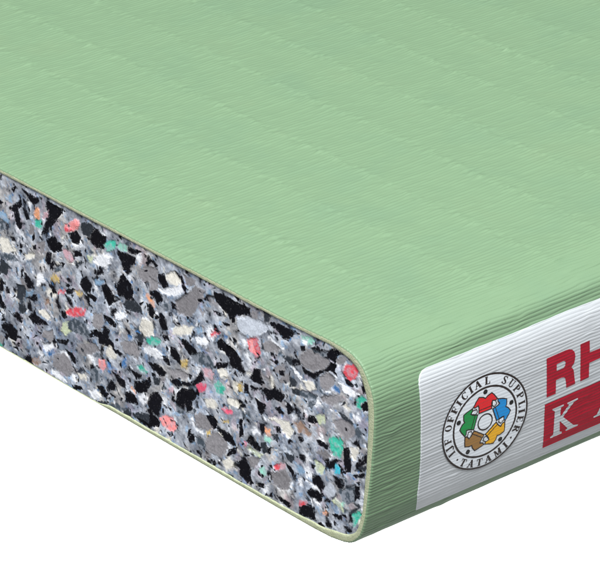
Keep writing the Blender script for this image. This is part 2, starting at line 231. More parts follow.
# chip outlines on the cut face: colour key, then y,z corners in mm
CHIPS = """
k 103.9,38.0 99.1,37.7 98.5,37.4 100.2,35.5 101.3,36.1 102.8,37.4
k 96.0,38.1 90.2,38.0 91.6,36.7 93.6,34.6 96.0,31.4 98.1,30.3 97.0,32.8 95.5,35.6 96.5,36.7
k 109.1,32.1 104.8,35.1 104.4,34.0 105.9,32.9 104.5,29.9 105.3,28.9 106.6,29.4 107.1,31.9
k 104.2,33.8 102.8,33.8 101.8,32.4 103.0,31.7
o 99.5,35.4 98.4,35.5 98.1,34.2 98.8,33.3 100.2,33.1 100.3,34.3
u 97.1,35.1 95.5,36.1 95.8,34.8 97.4,33.7
t 100.2,32.5 97.7,33.4 97.8,31.6 100.3,31.3
p 90.7,34.4 89.0,35.8 87.0,37.4 85.5,37.7 85.7,36.1 88.3,34.2 90.3,33.7
r 90.7,34.4 89.1,35.0 87.8,34.8 88.7,34.1 90.3,33.7
k 89.4,33.4 86.5,35.0 85.2,34.3 86.0,32.3 88.4,32.0
k 96.6,29.7 93.8,31.6 93.0,30.4 91.4,30.3 92.2,28.8 94.5,27.7 96.2,28.3
k 108.7,26.0 107.3,26.2 106.9,25.6 108.3,25.4
d 112.2,28.7 110.5,29.0 110.0,27.4 112.4,25.9
a 112.0,30.5 110.2,30.6 108.6,29.6 109.4,28.8 112.1,29.3
k 107.6,36.5 106.4,37.8 106.0,37.5 107.0,36.1
k 111.8,33.1 110.7,32.8 111.4,32.2 111.9,32.2
a 109.6,34.3 107.7,35.4 107.6,33.8 109.5,33.5
c 112.5,24.7 109.7,25.1 108.4,24.4 108.0,23.3 110.9,21.7 112.7,22.2
g 101.4,31.5 100.5,31.0 100.7,29.4 102.5,29.1
g 99.9,27.9 97.1,29.2 97.7,26.6 98.7,25.9
u 91.4,29.7 89.4,29.8 87.3,28.8 88.7,27.6 90.9,28.1
d 112.3,21.4 107.6,22.5 106.5,21.7 109.1,20.7 112.4,20.3
c 104.3,23.9 101.0,25.4 101.3,24.1 103.9,22.9
k 104.6,20.0 101.7,18.6 101.5,17.6 103.7,16.8 104.7,18.6
k 96.5,27.1 95.2,27.3 95.6,25.1 96.5,24.6 97.4,25.1
d 94.2,24.9 91.9,25.8 92.2,24.6 94.1,23.9
k 92.6,26.2 91.0,26.6 91.7,25.6
k 88.1,30.1 85.4,31.5 85.0,30.5 86.8,29.6
y 96.2,22.1 94.6,23.1 93.0,22.8 93.1,21.7 95.4,21.2
w 99.9,21.2 98.5,21.9 97.7,20.7 99.6,18.8 100.8,18.3
k 96.8,20.7 94.6,20.2 94.0,19.2 95.1,18.9
s 112.9,19.7 111.0,19.7 108.8,19.4 110.2,18.5 110.8,16.8 112.2,16.9 113.1,16.9
k 113.2,15.8 112.1,15.1 112.3,12.9 113.6,11.9
s 107.9,16.1 104.8,16.9 104.4,15.8 106.0,13.4 107.9,13.0 107.3,14.8
k 104.1,14.6 100.9,16.5 101.8,14.7
r 93.7,19.7 91.4,20.9 91.7,20.0 93.5,19.2
k 91.0,22.5 89.5,22.5 90.0,21.7 90.9,21.8
k 90.9,20.9 88.4,22.3 88.7,21.1 90.7,20.2
a 104.4,15.8 101.6,16.9 102.1,15.8 104.3,14.8
n 98.0,16.4 96.8,17.0 96.7,16.0 97.8,15.4
r 91.2,16.5 89.3,17.8 86.7,18.9 84.8,19.2 85.1,17.7 87.7,16.5 90.8,15.7
k 92.8,15.7 91.5,16.4 90.9,15.3 92.0,14.4 92.7,14.8
y 87.8,21.8 86.4,22.7 86.2,21.6 87.4,21.2
k 113.7,10.5 112.5,10.7 111.6,9.5 112.2,8.6 113.8,9.0
k 111.3,14.2 109.8,14.6 109.9,13.3 111.1,13.1
k 105.7,25.8 104.8,25.8 105.1,24.8 105.8,24.7
k 101.3,26.9 100.3,27.3 100.3,26.4 101.1,26.2
g 99.4,9.0 96.2,10.3 95.6,9.0 96.8,7.6 99.5,7.8
g 96.1,4.9 92.3,6.9 90.1,5.9 89.6,4.0 91.3,2.2 94.4,2.2 96.7,2.5 96.1,3.9
k 113.4,5.2 112.1,6.2 109.8,6.5 108.0,5.8 108.6,3.3 110.1,3.0 111.4,3.3 112.1,4.0 113.2,4.5
k 112.7,2.8 111.4,3.6 112.0,2.3
k 109.8,8.8 107.7,9.9 106.1,9.3 106.4,8.1 107.8,8.2
k 103.7,10.5 101.9,12.6 101.1,11.7 98.3,11.7 97.2,11.2 99.8,10.3 102.6,9.5
s 107.0,12.3 104.9,12.7 104.3,11.8 106.0,10.2 107.1,10.4
c 100.5,13.2 98.2,14.0 96.6,13.4 96.9,12.2 98.3,12.2 100.1,12.4
k 106.3,0.0 104.6,1.8 103.6,1.7 103.5,0.6 102.8,-0.0
n 103.7,1.5 100.8,2.7 100.4,1.4 102.4,0.3 103.5,0.6
e 92.3,13.8 90.0,14.4 89.7,12.7 91.6,10.9 93.1,11.4
k 94.9,8.8 90.7,10.4 91.3,9.1 94.0,8.4
k 92.0,7.6 90.0,7.6 88.3,7.0 88.8,6.0 90.1,5.9 91.4,7.0
b 98.4,4.6 96.0,6.3 95.6,5.7 97.5,4.3
w 99.4,6.0 96.3,7.5 95.5,6.9 98.4,4.9 99.5,5.1
k 90.0,0.8 87.3,1.6 86.9,0.9 89.6,0.1
k 99.1,0.7 98.4,0.8 98.7,0.1
k 101.1,8.4 99.9,8.4 100.2,7.8
k 104.9,6.0 104.1,6.0 104.5,5.3
w 97.2,1.7 94.5,1.8 91.8,0.7 94.1,0.2 96.8,0.6
t 114.4,1.1 113.3,0.7 114.1,-0.0 114.6,-0.2
g 67.1,33.9 64.0,35.8 61.5,35.9 61.6,33.3 64.6,32.2 67.1,32.1
s 84.7,37.4 82.9,38.3 80.5,38.0 82.4,35.1 84.6,35.0 85.0,36.1
k 80.5,37.8 76.9,37.4 77.9,34.3 80.7,33.7 83.1,34.5
t 77.9,35.2 76.3,36.6 74.1,37.2 74.6,35.5 76.8,34.2
m 73.7,36.3 72.6,37.6 70.5,37.6 70.7,36.4 72.9,35.9
w 79.0,37.8 77.7,37.8 77.3,37.5 78.4,37.4
k 70.5,37.5 66.4,37.8 68.2,36.6 70.3,36.4
k 73.8,35.6 68.2,35.9 68.5,34.5 71.2,32.4 72.2,32.0 73.0,33.7 74.0,34.5
k 74.2,28.2 73.2,30.2 72.3,31.1 69.8,29.7 69.3,28.2 70.8,26.2 72.5,26.4 73.8,26.2 74.7,26.8
k 80.7,28.1 79.4,30.3 78.2,29.0
w 81.4,30.7 79.1,33.0 76.9,33.2 76.1,31.8 77.5,30.4 79.7,30.2
k 87.5,30.3 85.7,31.2 86.0,30.0 87.6,29.4
k 87.3,34.5 86.2,34.4 86.0,33.1 87.4,32.4
d 82.8,32.9 81.3,32.4 82.6,31.6
k 85.6,25.4 83.8,26.4 82.4,25.2 82.9,23.2 84.9,23.1 86.2,23.8
e 83.3,31.1 81.8,31.3 82.0,30.2 83.2,30.0
k 63.5,37.1 62.1,37.1 61.5,36.4 62.7,36.6
k 65.4,37.6 64.4,37.4 65.2,37.1
a 81.2,26.7 78.5,27.6 79.5,26.2 81.2,25.9
g 82.3,19.2 79.4,20.3 78.8,18.5 79.8,16.6 82.7,16.4
g 74.0,16.2 69.6,18.1 67.5,16.9 68.4,15.1 72.3,14.5
g 87.9,10.6 82.0,12.8 80.7,11.8 83.5,9.9 87.6,8.6
c 66.7,24.2 63.7,24.4 63.1,21.8 66.5,20.2 67.7,21.2
k 79.3,25.9 77.9,27.1 76.8,26.5 74.8,24.6 77.3,22.7 78.5,23.8
k 84.0,23.1 81.8,23.2 81.0,22.9 81.5,21.9 83.0,22.2
y 87.6,22.0 85.4,22.5 85.9,21.6 87.2,21.1
d 88.5,15.8 85.8,15.9 83.6,14.9 83.9,13.6 88.7,12.9 90.7,12.8 90.8,14.0
k 79.0,20.0 76.8,20.3 74.9,19.7 75.3,18.7 77.3,19.0 78.8,19.1
k 83.9,13.6 83.2,15.2 81.4,16.0 79.6,16.1 78.9,17.6 77.4,17.5 77.7,15.7 76.2,15.3 75.8,14.3 73.2,14.1 74.1,13.2 76.7,14.0 80.7,13.4 81.2,14.6
s 72.6,24.6 71.3,25.9 68.7,26.9 67.0,26.1 66.7,25.0 69.2,24.4 71.8,23.8
k 65.3,27.6 63.6,27.8 62.8,26.5 63.7,25.1 64.9,26.0
k 64.3,30.2 62.6,31.3 61.7,31.2 62.2,30.1 63.9,29.8
o 65.4,29.2 64.5,29.9 62.7,28.9 62.8,27.6 63.8,27.8
k 71.9,21.8 70.9,22.0 71.5,21.3
b 71.5,18.6 70.2,19.1 70.2,18.2 71.3,17.8
t 66.1,19.8 64.5,21.1 62.2,21.8 61.1,21.3 62.3,19.9 64.8,19.2
w 66.8,17.7 65.3,18.8 62.7,19.0 60.2,18.2 61.5,17.3 65.8,17.0
c 78.7,12.9 76.9,14.2 75.0,13.1 75.5,11.8 78.1,11.3
k 68.7,18.6 67.0,18.5 67.5,17.5 68.5,17.7
d 83.1,10.1 81.0,11.3 80.8,10.6 82.6,9.6
w 75.4,21.8 72.7,23.1 71.5,22.7 73.3,21.1 75.0,20.8
c 88.3,4.1 85.6,4.8 85.2,3.8 87.5,2.9
p 81.1,9.8 79.3,10.4 78.9,8.9 79.9,7.9 81.0,8.4
b 78.4,10.3 77.5,10.5 77.0,9.1 77.9,8.1 78.5,8.7
b 73.7,12.4 72.4,13.3 71.8,12.5 72.9,11.0 73.8,11.3
d 84.1,7.0 82.3,7.9 80.6,6.7 80.7,5.1 83.4,4.2 84.0,5.1
k 84.1,7.5 83.0,8.1 82.8,7.4 83.9,7.0
k 77.0,8.7 74.8,8.9 72.9,8.4 72.5,6.9 74.5,6.8 75.7,7.7
k 71.2,11.4 67.7,11.7 67.8,10.8 69.5,10.2 71.6,11.7
t 69.0,13.2 67.6,13.8 65.5,13.2 66.4,12.4 68.1,12.5
k 70.0,9.4 67.0,10.4 65.0,12.1 64.8,10.8 66.2,8.5 68.8,7.2 70.1,7.9
k 79.0,4.5 77.5,6.7 76.0,6.3 76.3,5.1 78.6,4.0
k 82.1,3.8 80.3,4.3 78.4,3.4 79.1,2.2 80.6,2.5
k 72.8,5.9 71.4,6.9 69.3,5.8 69.2,4.7 72.9,4.0
k 89.4,1.2 87.1,1.6 87.6,0.8 89.5,0.3
w 68.9,6.7 67.1,7.9 65.8,7.5 66.8,5.5 68.3,5.8
o 71.4,7.8 70.7,8.1 69.3,6.9 69.7,6.5
k 65.1,8.6 62.7,9.9 61.1,8.8 61.8,6.7 62.5,5.0 64.6,5.3 65.9,6.3
d 78.7,1.0 75.6,2.4 73.4,1.9 74.8,1.0 77.0,0.7
s 82.3,0.4 78.7,1.5 79.2,0.4 81.5,-0.2
s 71.3,2.1 68.2,3.6 64.7,4.1 63.0,3.6 65.3,1.3 67.8,1.4 70.0,1.7
w 84.9,1.5 82.6,2.7 80.9,1.8 83.2,0.3
k 65.4,15.3 64.2,15.6 62.9,14.8 63.8,14.1
k 69.5,1.7 67.8,2.0 65.2,1.8 65.7,1.2 67.8,1.2
g 56.6,31.3 52.4,34.3 50.3,36.7 47.4,36.9 48.3,34.9 50.5,31.3 52.2,29.6 55.9,29.0
g 53.9,37.7 50.2,37.9 50.3,37.0 52.7,35.8
g 64.0,33.4 61.5,33.2 61.6,31.8 64.2,30.5
k 63.6,37.0 62.8,37.3 61.4,36.8 62.2,36.2
c 58.9,35.9 56.4,37.5 54.3,36.7 54.4,35.5 56.5,34.5 58.8,34.5
w 61.6,32.3 59.5,32.8 54.8,35.2 53.6,34.4 55.7,32.6 59.9,31.5
k 61.4,35.1 59.3,35.9 59.0,34.7 58.4,33.6 59.9,32.8 61.1,33.9
k 56.1,37.7 54.1,37.2 53.4,35.6 52.6,34.8 53.6,34.4 54.4,36.1
k 49.5,34.2 48.5,34.6 48.5,34.0 49.4,33.8
k 44.8,37.6 41.7,37.8 34.5,37.9 34.8,36.4 36.6,35.9 38.8,34.8 38.8,33.5 39.8,33.2 40.6,34.4 42.7,35.1 44.6,36.3
k 45.1,33.6 42.7,33.9 41.1,33.7 43.5,33.2
k 63.9,30.6 62.0,31.5 60.2,30.9 60.4,29.9 61.7,28.6 62.5,29.1
k 64.3,27.3 62.6,27.1 63.6,25.3 64.4,25.6
k 57.9,30.8 56.4,30.8 56.3,29.7 57.5,29.6
k 61.4,27.0 60.5,27.3 59.3,26.3 59.0,24.7 60.3,24.0 61.5,24.9
d 60.9,28.9 58.3,30.4 58.0,29.1 59.7,27.9
a 46.6,37.0 45.6,37.5 45.4,36.8 46.4,36.5
g 59.4,16.1 55.6,17.3 53.1,17.4 53.9,16.2 57.7,15.0
c 57.3,25.6 53.9,27.4 51.0,27.9 51.9,26.2 54.8,24.8 57.3,24.4
k 60.8,22.5 59.1,23.3 58.5,22.4 59.9,22.0
k 58.3,21.3 56.8,21.4 55.2,20.0 55.5,18.6 56.7,18.9 58.4,19.4
k 55.7,24.0 53.6,24.4 50.8,23.6 50.0,22.8 52.5,21.7 54.1,22.8
d 52.3,21.5 50.0,23.1 46.7,24.0 45.3,22.7 45.1,21.9 48.0,21.2 51.7,20.1
k 45.1,21.9 44.3,23.3 41.4,24.2 41.4,23.2 44.3,22.1
r 46.1,28.6 44.6,29.9 43.4,29.8 44.5,28.7 45.9,28.1
k 45.1,29.7 43.8,30.1 43.6,29.6
a 50.4,28.0 48.9,28.8 48.6,27.7 50.0,27.2
w 50.7,26.1 47.8,27.2 46.6,26.5 48.7,25.0 50.3,25.1
k 44.3,27.6 42.9,28.7 41.3,27.9 40.6,27.1 40.6,25.1 42.1,26.5 43.8,26.4
k 42.4,32.2 40.4,32.6 40.4,32.2 42.0,31.7
y 55.3,19.5 53.2,20.4 53.4,18.6 55.1,18.2
u 48.9,20.2 46.4,21.2 45.4,20.4 46.0,19.3 48.1,18.8
q 50.9,16.0 49.4,17.1 47.5,17.4 48.2,15.9 49.9,14.9
t 45.4,18.4 44.0,19.5 42.0,18.9 42.8,17.3 44.5,17.0
k 64.9,14.9 62.7,16.1 59.8,15.4 60.3,14.3 62.0,13.7
k 58.6,14.2 55.6,15.8 55.2,15.1 52.3,16.0 51.0,17.1 49.3,19.5 48.3,18.1 51.1,16.0 56.5,13.7
k 53.1,17.7 52.0,17.8 52.7,16.4
u 59.1,12.2 57.6,13.0 57.9,11.8 59.0,11.4
c 44.3,21.7 41.9,22.9 41.1,21.8 43.5,20.5
k 60.7,18.2 59.3,18.8 58.5,17.1 60.2,17.0
s 63.7,12.7 61.8,13.3 62.1,11.6 63.6,11.3
g 51.5,9.6 49.6,10.9 47.6,10.6 46.4,9.0 47.3,7.8 50.6,7.3
g 47.9,6.3 45.2,8.6 41.9,7.9 41.6,6.6 43.7,3.7 47.4,3.6 48.6,4.6
k 56.9,10.0 56.6,11.9 55.1,14.0 52.8,14.3 50.5,14.3 51.2,13.2 52.2,12.2 52.1,10.8 53.2,9.3 53.8,9.5 54.1,11.0 54.7,9.2
d 57.1,9.6 54.6,9.5 54.9,8.4 56.0,7.9 57.2,8.5
d 53.0,9.4 51.3,11.1 50.9,10.7 52.6,8.7
p 62.4,4.6 60.2,6.2 58.3,6.2 57.1,4.7 58.0,3.3 60.0,2.9 61.8,3.7
k 60.0,2.3 58.5,3.1 58.3,2.4 59.6,1.9
k 65.4,4.6 63.7,4.4 62.3,3.5 63.0,2.5 65.6,1.6
k 47.8,10.8 45.9,11.7 44.7,10.8 45.1,9.5 45.8,8.8 46.8,9.7
k 44.9,9.3 42.7,9.9 40.3,9.4 39.5,8.0 40.3,7.7 42.8,7.9 43.9,8.8
y 48.1,7.4 46.8,8.2 46.7,7.3 47.9,6.6
c 48.2,14.3 45.4,15.2 44.2,14.5 45.4,13.1 47.9,13.0
q 43.4,14.2 41.7,14.6 40.1,15.0 40.5,14.1 42.6,13.7
y 43.4,11.9 41.8,12.4 41.4,12.0 43.0,11.5
w 52.2,7.5 51.4,7.1 48.1,7.1 48.3,6.8 51.0,6.5 52.2,7.1
d 51.5,4.9 49.4,5.5 48.4,4.4 49.1,3.4 51.1,3.6
k 53.4,4.7 51.9,5.3 51.7,4.2 53.0,3.0 53.6,3.7
k 49.1,3.5 47.6,3.1 48.1,2.6
k 48.1,1.7 46.6,2.2 46.2,1.5 47.9,1.2
c 43.3,3.3 41.3,4.7 40.0,4.3 40.5,2.7 42.1,1.7 43.3,2.4
k 41.9,4.9 41.3,6.4 39.0,7.9 39.4,6.5
l 38.2,34.9 35.0,36.1 28.7,36.8 29.5,35.4 33.9,32.3 37.9,32.2
g 30.8,32.4 28.4,33.9 26.1,33.1 26.9,31.7 30.4,31.1
g 34.5,37.6 32.6,38.1 32.2,36.6 33.8,36.2
k 28.7,37.2 27.5,37.9 20.6,38.3 22.2,37.3 23.7,35.6 25.3,35.3 26.4,36.3 28.3,36.6
r 35.5,31.4 32.3,32.8 32.0,31.7 31.6,29.9 32.6,28.8 34.4,29.4 35.3,30.4
p 35.3,31.2 33.9,31.8 33.0,29.3 34.4,29.6
w 37.1,30.6 35.9,31.1 35.3,30.1 36.3,29.7
w 29.6,34.2 28.0,34.3 24.9,33.4 25.3,33.0 27.2,33.7 29.6,33.8
k 42.0,28.1 39.6,27.9 36.8,26.5 37.7,25.3 39.7,24.5 41.2,25.9
k 22.6,32.0 20.7,33.2 20.3,32.2 22.3,31.3
k 20.3,35.6 19.2,36.1 19.2,35.3
k 28.9,29.8 26.5,30.4 27.3,29.6
b 41.9,30.1 41.1,30.2 41.5,29.0 41.9,29.0
k 38.9,31.8 37.5,32.4 37.9,31.8
k 41.9,32.0 40.4,32.4 41.1,31.9
n 22.9,19.8 20.2,20.6 18.3,20.0 18.7,18.7 21.0,18.3
g 27.7,28.8 25.0,30.4 24.6,28.9 27.4,27.5
k 34.9,23.6 33.3,26.5 31.7,26.7 31.5,25.3 30.6,24.4 31.6,23.6 33.8,23.3
k 34.6,22.2 31.4,23.0 33.4,21.7 34.6,21.5
k 31.6,22.6 30.2,23.5 29.0,23.5 27.8,24.7 24.7,24.1 26.1,22.3 27.9,22.3 29.9,21.2 30.6,22.0
k 33.2,20.4 31.9,20.1 30.3,20.1 31.7,17.4 32.5,17.9
k 39.7,25.6 36.8,26.7 38.1,24.3 39.7,23.9 40.5,25.0
y 39.2,20.7 37.8,21.9 36.6,21.7 37.0,20.2 38.4,20.0
c 39.8,21.0 38.2,21.3 38.6,19.2 39.8,19.6
k 36.6,22.0 35.4,22.2 35.2,20.5 36.4,20.2
k 27.5,20.6 26.3,21.2 25.2,20.4 26.4,19.9
g 26.6,26.7 23.9,28.9 23.7,27.3 25.5,26.3
s 23.7,28.7 21.6,28.1 21.8,27.2 23.5,26.5
w 23.2,30.8 22.3,31.0 20.0,29.8 20.4,28.8
s 23.0,26.2 20.8,26.9 18.5,27.1 18.9,26.4 21.2,25.7 22.8,25.4
k 22.4,23.3 21.7,23.3 20.5,22.4 21.7,21.8
c 29.6,17.7 27.6,18.5 23.7,19.2 22.5,17.7 23.7,15.9 25.7,16.4 26.4,17.8
o 30.8,15.2 29.2,15.5 29.2,14.1 30.6,14.0
m 30.8,13.5 28.9,13.7 29.3,12.4 30.9,12.6
k 38.2,13.9 37.0,14.7 37.4,13.4 37.1,10.9 38.1,10.4
k 42.6,9.9 41.0,9.8 39.8,7.9 41.4,7.8 42.6,7.9
c 41.7,16.5 39.9,17.8 37.7,17.3 38.5,16.2 41.2,15.9
q 42.4,14.7 40.4,14.8 41.2,13.9 42.4,13.7
k 27.6,16.5 26.4,16.9 26.3,15.9 27.4,15.5
k 32.4,15.4 31.0,15.7 31.0,14.2 31.8,13.9
s 28.8,14.4 27.3,15.1 26.5,14.4 28.5,13.7
k 26.4,28.5 24.8,29.1 25.0,28.1 26.2,27.8
k 22.6,32.1 20.7,32.8 20.7,32.2 22.3,31.6
k 28.1,29.9 26.7,30.5 26.9,29.6
g 29.0,6.6 25.0,9.1 23.5,7.5 24.3,5.1 26.7,4.1 28.7,4.7
g 35.8,7.3 32.6,8.3 33.0,6.4 35.0,5.0
e 35.7,9.3 31.3,9.4 32.6,8.3 35.7,8.7
k 36.3,10.3 34.9,11.9 33.3,11.4 31.9,10.6 32.5,9.6 34.5,9.9
k 39.5,4.0 37.0,7.0 36.0,6.3 35.1,4.7 35.3,2.8 34.5,2.1 36.4,1.4 38.5,2.3 38.3,3.6
q 37.1,9.9 36.1,10.0 36.5,9.0
m 32.6,6.0 31.0,6.9 30.2,6.1 31.2,4.9 32.4,5.2
k 32.8,5.3 31.5,4.9 31.9,4.4 32.9,4.7
r 28.2,8.5 26.6,9.6 25.8,9.5 27.0,8.0 28.0,7.7
u 26.6,9.6 25.0,10.0 25.0,9.1 26.6,8.2
k 25.2,10.5 23.5,10.0 22.1,8.9 22.7,8.2 23.9,9.0
k 30.5,11.4 28.9,11.8 29.3,10.5 30.3,10.2
s 32.1,11.6 30.5,12.3 30.1,10.4 31.3,9.7
k 33.7,2.5 31.3,3.3 31.5,2.4 32.9,2.1
k 30.3,1.6 28.9,2.6 29.1,1.5
k 27.7,2.4 26.0,2.7 23.6,2.1 24.4,1.5 26.8,1.6
r 21.1,4.6 18.8,4.7 19.9,3.5 21.1,3.0
k 24.3,15.2 23.0,15.6 23.4,14.8 24.1,14.6
k 21.4,17.4 19.8,17.3 20.0,16.8 21.0,16.7
k 21.1,13.7 19.5,14.1 19.6,13.1 20.7,13.0
s 25.0,12.5 22.6,12.7 23.0,11.1 24.2,11.4
k 26.8,11.5 25.8,12.1 26.0,11.6
a 21.9,11.3 20.3,11.3 19.6,10.5 21.1,9.6
g 15.3,31.5 13.0,33.6 10.8,32.9 11.6,31.3 13.5,29.4 15.0,30.0
g 15.0,27.7 10.1,30.2 8.2,29.9 11.6,27.5 15.0,26.6
c 19.9,29.1 16.9,30.0 16.1,28.7 18.4,27.8
m 20.1,37.8 18.2,38.7 16.4,38.3 17.9,36.8 19.8,36.9
w 19.8,37.4 18.2,38.0 18.6,36.5 19.8,36.9
k 17.3,36.6 15.6,37.6 13.0,37.5 10.7,38.9 8.9,38.6 10.4,37.5 10.8,36.0 12.4,36.1 14.5,35.9 16.4,36.0
d 16.8,36.4 13.0,37.3 13.0,36.6 14.9,35.7
k 20.1,32.1 18.3,31.7 16.4,32.1 13.0,34.5 12.3,35.6 10.4,35.8 11.1,34.4 10.4,33.6 12.3,34.0 14.9,32.3 16.5,30.9 19.1,30.8
g 20.2,34.2 17.9,36.2 14.5,35.9 12.4,35.8 13.6,33.9 16.8,32.0 19.9,32.2 20.6,33.3
k 20.4,35.7 19.0,36.2 19.0,35.4 20.2,34.9
r 8.9,35.3 7.8,36.8 5.6,37.8 4.5,37.3 5.6,35.0 6.7,34.1 8.2,34.5
w 4.6,36.6 3.7,36.6 4.1,35.8 4.8,35.8
g 10.6,36.8 8.9,38.2 7.6,38.0 8.5,36.7 10.4,36.1
k 8.2,34.1 7.2,34.1 6.0,33.5 6.7,33.0 7.8,33.3
k 3.7,34.1 2.6,35.0 2.5,33.5 3.4,32.9
w 10.0,32.7 7.8,33.0 4.5,32.4 6.3,31.1 8.2,31.2
b 11.9,30.9 10.8,31.7 9.3,31.1 9.7,30.4 10.8,30.5
t 5.2,31.0 3.0,32.7 2.3,32.2 4.1,30.4 4.1,29.6 5.1,29.5
d 20.7,26.9 18.4,27.5 15.9,27.4 16.5,25.5 18.5,25.0 18.8,26.0 20.7,26.0
d 16.3,30.3 15.0,29.4 14.6,28.7 16.1,29.2
w 14.4,29.3 11.9,30.2 12.3,29.6 14.2,29.0
n 20.8,20.6 19.3,19.8 17.4,19.5 17.8,18.5 20.9,18.1
g 12.0,23.9 9.0,25.6 6.0,25.7 5.6,24.2 7.5,22.1 9.8,22.8
g 16.3,16.3 13.6,17.7 12.1,16.9 14.0,15.6
k 4.1,30.0 3.0,31.4 2.0,31.4 2.1,30.2 3.4,29.4
d 18.2,25.8 16.1,26.7 17.3,24.5 18.5,24.5
k 18.3,22.5 17.0,23.0 15.8,22.3 16.6,21.8 18.5,21.5
e 16.4,23.5 13.9,24.5 13.7,23.2 15.1,22.0 16.0,22.6
w 6.2,27.6 4.5,28.5 4.1,27.3 5.1,26.5
t 12.8,19.9 11.7,21.2 9.0,21.5 9.0,19.8 9.8,17.6 11.3,17.5 12.5,18.7
k 16.3,18.6 14.3,19.0 13.0,18.8 13.4,17.9 15.9,17.9
k 8.7,20.0 7.2,20.6 7.2,18.6 6.6,17.5 7.0,15.9 8.3,15.4 8.7,17.5
z 11.0,16.0 9.8,16.2 9.9,14.2 11.2,13.9
k 11.3,16.8 9.4,17.3 10.2,16.6 11.2,16.2
k 9.6,16.0 8.7,15.8 8.9,14.7 9.6,14.4
c 7.0,20.7 4.9,21.5 4.6,20.8 6.1,18.5 6.8,19.1
k 5.1,18.1 3.8,20.0 2.3,21.2 2.3,19.8 4.2,18.5
s 4.6,17.8 2.7,18.8 3.1,17.6
k 17.7,13.2 16.7,13.2 16.9,12.4 17.6,12.4
k 14.0,15.1 12.7,15.4 12.9,14.8 13.8,14.5
k 20.9,13.8 19.4,13.9 19.4,13.0 21.0,13.0
k 20.9,17.5 19.7,17.3 20.1,16.8 20.9,16.8
k 18.3,20.8 17.8,20.7 18.1,20.2
e 16.7,14.2 14.0,14.1 14.8,12.1 16.3,12.3
s 10.1,26.6 8.2,26.8 6.0,26.3 6.4,25.9 9.0,25.9
k 6.1,15.6 3.1,17.3 3.1,16.5 5.7,15.4
l 14.5,9.8 12.2,11.6 10.6,10.6 11.4,9.1 13.7,7.9
k 17.5,11.1 15.6,11.6 13.9,10.4 14.9,8.5 16.4,8.7 17.5,9.4
k 19.1,6.7 17.6,8.3 14.5,8.4 14.9,6.8 15.7,5.9 17.6,6.0
w 19.1,9.2 17.9,9.2 15.2,8.8 15.2,8.5 17.6,8.5
w 17.6,6.1 16.8,6.2 15.5,5.7 16.1,5.3
k 21.1,2.9 18.8,4.5 16.8,4.6 16.9,2.9 16.3,2.0 18.0,1.8 21.2,1.6
d 10.3,11.0 5.7,13.8 5.9,10.3 8.0,8.9 9.1,9.0
k 5.9,13.4 4.6,13.8 4.6,12.0 5.7,10.8
t 6.5,7.3 4.2,9.4 3.9,8.4 5.4,5.8 6.3,5.1
e 12.4,8.0 10.7,9.0 8.8,8.6 9.2,7.0 10.3,7.6
m 9.5,8.7 8.6,8.9 8.6,8.4 9.2,8.2
o 14.7,4.6 13.8,5.2 13.2,5.0 13.6,4.4 14.6,4.2
k 13.2,7.7 12.5,7.8 12.7,7.3
k 11.7,5.4 9.5,6.1 9.4,5.2 11.1,4.9
k 8.8,4.3 7.7,4.5 6.4,4.0 8.1,3.5
k 13.8,2.7 12.2,3.3 11.9,2.7 13.4,2.3
k 11.4,12.1 8.7,12.5 10.6,11.7
k 5.3,14.6 4.2,15.0 4.6,14.3
"""
WORLD = .19
AREAS = [((-.48, -.42, 1.37), (.05, .05, 0), .60, .60, 60), ((1.45, 1.75, -.15), (1.45, 1.75, -1), 1.8, 1.8, 75)]  # key first; the second is added low behind the mat to whiten the floor
CAM_R = [[0.7671657, 0.2878137, -0.5732539], [-0.641351, 0.328551, -0.6933421], [-0.0112102, 0.8995652, 0.4366427]]
CAM_F = 3562.40
CAM_C = [-358.086, -413.096, 319.85]
chips = []
for ln in CHIPS.strip().split('\n'):
    c, *pp = ln.split(); P = np.array([[float(v) for v in p.split(',')] for p in pp]); chips.append((c, P))
Y_TR = 112.0
def blob(y, z, r, n, el=1.6, ang=None):
    a = np.sort(rng.uniform(0, 2*np.pi, n)); ang = rng.uniform(0, np.pi) if ang is None else ang
    rr = r*rng.uniform(.7, 1.25, n); u = rr*np.cos(a)*el**.5; v = rr*np.sin(a)/el**.5
    return np.stack([y+u*np.cos(ang)-v*np.sin(ang), z+u*np.sin(ang)+v*np.cos(ang)], 1)
COLS = list('kkkkkkkkkkkkkkssddgggggggcccwwwetpryab')
extra = []
for k in range(900):                                 # the same mix further along the cut, past the traced stretch
    y = Y_TR+1+rng.uniform(0, 235); z = rng.uniform(.5, 39.5); c = COLS[rng.integers(len(COLS))]
    extra.append((c, blob(y, z, rng.uniform(.7, 1.7)*(1.5 if c == 'g' else 1), rng.integers(5, 9), rng.uniform(1.2, 2.6))))
extra.sort(key=lambda t: t[0] != 'g')
specks = []
for k in range(1500):                                # crumbs between the large chips
    y = rng.uniform(1, 340) if k > 700 else rng.uniform(1, 115); z = rng.uniform(.5, 39.5)
    c = 'kkksssddgwwacb'[rng.integers(14)]
    specks.append((c, blob(y, z, rng.uniform(.16, .48), rng.integers(4, 7), rng.uniform(1.2, 2.8))))

ys = np.concatenate([steps(.6, 118, .1), steps(118, 200, .22), steps(200, MATW-1, .8), [MATW-1]])
zz = np.linspace(.14, 40.0, 400)
YG, ZG = np.meshgrid(ys, zz, indexing='ij')
